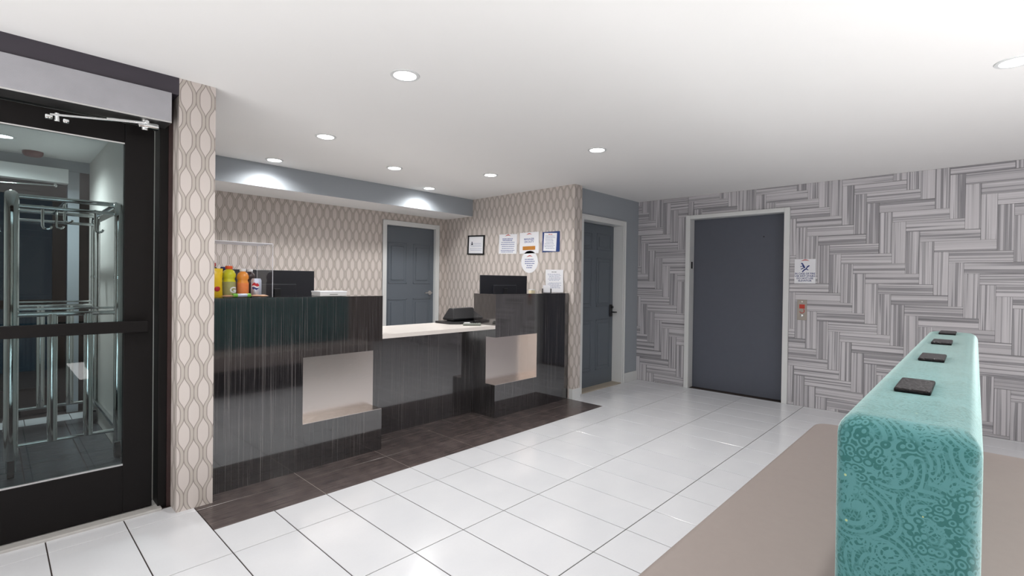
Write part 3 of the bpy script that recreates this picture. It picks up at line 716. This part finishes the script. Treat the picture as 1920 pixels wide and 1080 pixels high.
# operator
t = thing('door_operator', 'long ribbed aluminium automatic door operator over the entrance door', 'door operator', (-3.28, .1, 2.15))
B().box(-.06, .09, -.55, .568, .004, .160, bev=.002).build('cover', 'alu', t); B().box(-.06, .088, -.55, .568, -.004, .004).build('end_rail', 'steel', t)
ar = B(); zz = -.03
ar.cyl((.02, .46, -.004), (.02, .46, -.055), .016).cyl((.04, .46, -.02), (.075, .462, -.02), .009)
ar.box(.0, .045, .43, .52, -.045, -.015, bev=.006)
ar.build('spindle', 'chrome', t, smooth=True)
B().cyl((.05, .465, -.022), (.015, .09, -.062), .006).cyl((.05, .465, -.022), (.035, .30, -.036), .009).build('arm', 'chrome', t, smooth=True)
B().cyl((.01, .115, -.05), (.01, .115, -.09), .011).box(-.01, .03, .07, .10, -.085, -.065, bev=.006).box(-.01, .02, .135, .16, -.09, -.07, bev=.006).build('shoe', 'chrome', t, smooth=True)

# ------------------------------------------------------------------ vestibule outer entrance
XO = -6.3
b = B(); b.box(XO - .1, XO, .575, .65, 0, CZ).box(XO - .1, XO, -1.0, -.9, 0, CZ).box(XO - .1, XO, -.9, .575, 2.17, 2.30)
struct('trim_8', b, 'black_metal', 'dark frame of the outer vestibule door', 'door frame')
struct('wall_outer', B().box(XO - .1, XO + .004, -1.0, .65, 2.302, CZ), 'paint_grey', 'grey strip of wall above the outer door', 'wall')
struct('trim_9', B().box(XO - .02, XO + .012, .492, .575, 0, 2.30), 'paint_grey', 'grey side post of the outer door', 'door frame')
d = thing('door_5', 'outer glass door of the vestibule against the night', 'door', (XO - .06, .47, 0)); d['kind'] = 'structure'
def ob(x0, x1, y0, y1, z0, z1, **k): return B().box(x0 - XO + .06, x1 - XO + .06, y0 - .47, y1 - .47, z0, z1, **k)
ob(XO - .09, XO - .04, .39, .488, .02, 2.16).build('stile', 'black_metal', d); ob(XO - .09, XO - .04, -.5, -.4, .02, 2.16).build('stile', 'black_metal', d)
ob(XO - .09, XO - .04, -.4, .39, .02, .26).build('bottom_rail', 'black_metal', d); ob(XO - .09, XO - .04, -.4, .39, 2.05, 2.16).build('top_rail', 'black_metal', d)
ob(XO - .09, XO - .04, -.4, .39, 1.0, 1.08).build('middle_rail', 'black_metal', d)
ob(XO - .068, XO - .062, -.4, .39, .26, 2.05).build('pane', 'glass', d)
ob(XO - .09, XO - .04, -.9, -.5, .02, 2.16).build('side_panel', 'black_metal', d)
t = thing('door_operator', 'pale aluminium door operator above the outer vestibule door', 'door operator', (XO + .06, -.2, 2.17))
B().box(-.055, .06, -.66, .688, 0, .13, bev=.002).build('cover', 'trim_white', t)
B().cyl((.02, .60, -.03), (.0, .1, -.055), .007).ball((.02, .6, -.03), .016).cyl((.02, .6, 0), (.02, .6, -.035), .01).build('arm', 'chrome', t, smooth=True)
o = B().lathe([(.0, 0), (.055, .004), (.068, .02), (.07, .045), (.0, .045)], (XO + .2, .245, CZ - .045)).build('ceiling_sensor', 'maroon', smooth=True); tag(o, 'dull red round detector on the vestibule ceiling', 'detector')
o = B().box(-9.5, -6.62, -3, 4, -.14, -.02).build('ground', 'asphalt'); tag(o, 'dark pavement outside the outer door', 'ground', kind='structure')

# ------------------------------------------------------------------ luggage cart
t = thing('luggage_cart', 'chrome birdcage luggage cart standing in the vestibule behind the glass door', 'luggage cart', (-5.1, .37, 0))
def tb(pts, r, name, mat='chrome', n=14):
    return B().tube([(x + 5.1, y - .37, z) for x, y, z in pts], r, n).build(name, mat, t, smooth=True)
ya, yb_, xa, xb = .085, .625, -4.5, -5.7
def arc(p, q, c, n=6): return [tuple(p[k] * (1 - s) ** 2 + 2 * c[k] * s * (1 - s) + q[k] * s * s for k in range(3)) for s in [i / n for i in range(n + 1)]]
for x, sx in ((xa, -1), (xb, 1)):
    for y, sy in ((ya, 1), (yb_, -1)):
        pts = [(x, y, .12), (x, y, 1.0), (x, y, 1.6)] + arc((x, y, 1.68), (x + sx * .09, y + sy * .0, 1.83), (x, y, 1.82))
        tb(pts, .036 if (y == ya and x == xa) else .024, 'corner_post')
    for z, r in ((.2, .013), (1.05, .016)): tb([(x, ya, z), (x, yb_, z)], r, 'cross_rail')
    tb([(x, ya + .02, 1.085), (x, yb_ - .02, 1.085)], .008, 'cross_rail')
    for f in (.36, .70): tb([(x, ya + (yb_ - ya) * f, .2), (x, ya + (yb_ - ya) * f, 1.05)], .027, 'baluster')
    tb([(x + sx * .09, ya, 1.83), (x + sx * .09, yb_, 1.83)], .016, 'top_rail')
    tb([(x + sx * .03, ya, 1.76), (x + sx * .03, yb_, 1.76)], .013, 'top_rail')
for y in (ya, yb_):
    tb([(xa, y, .2), (xb, y, .2)], .013, 'side_rail'); tb([(xa - .09, y, 1.83), (xb + .09, y, 1.83)], .018, 'top_rail')
tb([(xa - .09, (ya + yb_) / 2, 1.83), (xb + .09, (ya + yb_) / 2, 1.83)], .014, 'hanging_rail')
for (x, y) in ((xa - .03, .23), (xa - .03, .50), (xa - .25, .355), (xb + .3, .355)):
    z = 1.76 if x > -4.6 else 1.83
    pts = [(x, y, z + .015), (x, y, z - .12)] + [(x + .0, y + .022 - .022 * math.cos(a), z - .12 - .022 * math.sin(a)) for a in (.8, 1.6, 2.4, 3.1)]
    tb(pts, .008, 'hook', n=8)
for x in (xa, xb):
    for y in (ya, yb_):
        B().ball((x + 5.1, y - .37, 1.3), .026).build('joint_ball', 'chrome', t, smooth=True)
        w_ = B().cyl((x + 5.1, y - .37 - .016, .055), (x + 5.1, y - .37 + .016, .055), .055, n=20).build('wheel', 'rubber', t, smooth=True)
        B().box(x + 5.1 - .02, x + 5.1 + .02, y - .37 - .024, y - .37 - .018, .04, .125).box(x + 5.1 - .02, x + 5.1 + .02, y - .37 + .018, y - .37 + .024, .04, .125).box(x + 5.1 - .024, x + 5.1 + .024, y - .37 - .024, y - .37 + .024, .115, .125).build('caster_fork', 'steel', t)

# ------------------------------------------------------------------ bench and teal divider
def rrect(x0, x1, y0, y1, r, n=6):
    pts = []
    for cx, cy, a0 in ((x1 - r, y1 - r, 0), (x0 + r, y1 - r, PI / 2), (x0 + r, y0 + r, PI), (x1 - r, y0 + r, 1.5 * PI)):
        for k in range(n + 1): a = a0 + PI / 2 * k / n; pts.append((cx + r * math.cos(a), cy + r * math.sin(a)))
    return pts
def cushion(rings):
    """rings: list of (inset, z) outlines lofted"""
    bm = bmesh.new(); R = []
    for pts, z in rings: R.append([bm.verts.new((x, y, z)) for x, y in pts])
    for a, c in zip(R, R[1:]):
        for k in range(len(a)): bm.faces.new((a[k], a[(k + 1) % len(a)], c[(k + 1) % len(a)], c[k]))
    bm.faces.new(R[0][::-1]); bm.faces.new(R[-1]); b = B(); b.add(bm); return b
t = thing('lobby_bench', 'large taupe vinyl island bench with a tall teal paisley backrest along its middle', 'bench', (-.09, 2.15, 0))
hx, hy = .63, 1.44
rg = []
for ins, z in ((.02, .285), (.004, .293), (0, .31), (0, .425), (.004, .44), (.014, .4485), (.03, .451)):
    rg.append((rrect(-hx + ins, hx - ins, -hy + ins, hy - ins, .09 - ins * .5), z))
cushion(rg).build('seat', 'taupe', t, smooth=True)
B().box(-hx + .04, hx - .04, -hy + .04, hy - .04, 0, .286).build('base', 'pit', t)
# backrest: X -.185...013 , Y 1.075..3.48, z .45..1.08
xc = -.086 + .09
rg = []
prof = [(0.000, .452), (0.0, .98), (.0, 1.035)] + [(.034 * (1 - math.cos(a)), 1.035 + .04 * math.sin(a)) for a in [PI / 2 * k / 6 for k in range(1, 7)]]
for ins, z in prof: rg.append((rrect(-.0995 + xc + ins, .0995 + xc - ins, 1.07 + ins - 2.15, 3.48 - ins - 2.15, .028, 4), z))
bm_ = cushion(rg)
bk = bm_.build('backrest', 'teal', t, smooth=True)
# top panel slightly crowned
# piping along the top front edges
pp = rrect(-.094 + xc, .094 + xc, 1.0755 - 2.15, 3.4745 - 2.15, .028, 4)
for q, y in enumerate((1.47, 2.105, 2.73, 3.30)):
    o = B().box(-.032, .032, -.085, .085, 0, .011, bev=.004, seg=2).build('cap', 'emboss', t, (-.098 + .09, y - 2.15, 1.074)); o['label'] = 'black embossed cap on the backrest top'

# ------------------------------------------------------------------ downlights
LD = {}
def downlight(x, y, power, label, proto=None):
    if proto is None:
        t = thing('ceiling_light', label, 'ceiling light', (0, 0, 0), group='recessed ceiling downlights')
        B().lathe([(.058, .004), (.060, -.004), (.076, -.003), (.078, .0), (.078, .002), (.058, .004)], n=36).build('trim_ring', 'trim_white', t, smooth=True)
        B().lathe([(.058, -.0005), (.04, -.002), (0, -.0025)], n=36).build('lens', 'lamp_glow', t, smooth=True)
        l = bpy.data.lights.new('downlight_lamp', 'SPOT'); l.energy = power * PI; l.spot_size = math.radians(158); l.spot_blend = .75; l.shadow_soft_size = .05; l.color = (1, .985, .965)
        lo = bpy.data.objects.new('downlight_lamp', l); COL.objects.link(lo); lo.parent = t; lo.location = (0, 0, -.012)
    else:
        t = copy_tree(proto); t['label'] = label
    t.location = (x, y, CZ - .0015)
    return t
p0 = downlight(-2.235, 1.513, DOWN_W, 'lit round downlight, the large one above the front of the left desk block')
for x, y, lb in ((-3.651, 1.758, 'lit round downlight over the drinks case end of the counter'), (-4.155, 2.703, 'lit round downlight behind the counter, between the two by the bulkhead'),
                 (-4.747, 3.569, 'lit downlight close to the bulkhead above the slate door'), (-4.738, 1.792, 'lit downlight close to the bulkhead near the wallpapered pillar'),
                 (-3.657, 3.528, 'lit round downlight over the right desk block'), (-2.289, 3.428, 'lit round downlight nearest the corner by the side door'),
                 (.125, 3.394, 'lit downlight at the right edge above the teal backrest'),
                 (.125, 1.45, 'downlight directly above the bench'), (-2.24, -.4, 'downlight over the floor before the entrance door'), (1.9, 3.4, 'downlight near the right wall at the far end'), (1.9, 1.45, 'downlight near the right wall at the middle')):
    downlight(x, y, DOWN_W, lb, p0)
v = downlight(-5.6, .052, 8, 'lit downlight in the vestibule ceiling', p0)
v2 = [c for c in v.children if c.type == 'LIGHT'][0]; v2.data = v2.data.copy(); v2.data.energy = 110
print('floor tiles', ntile, 'wall tiles', len(farwall.children))
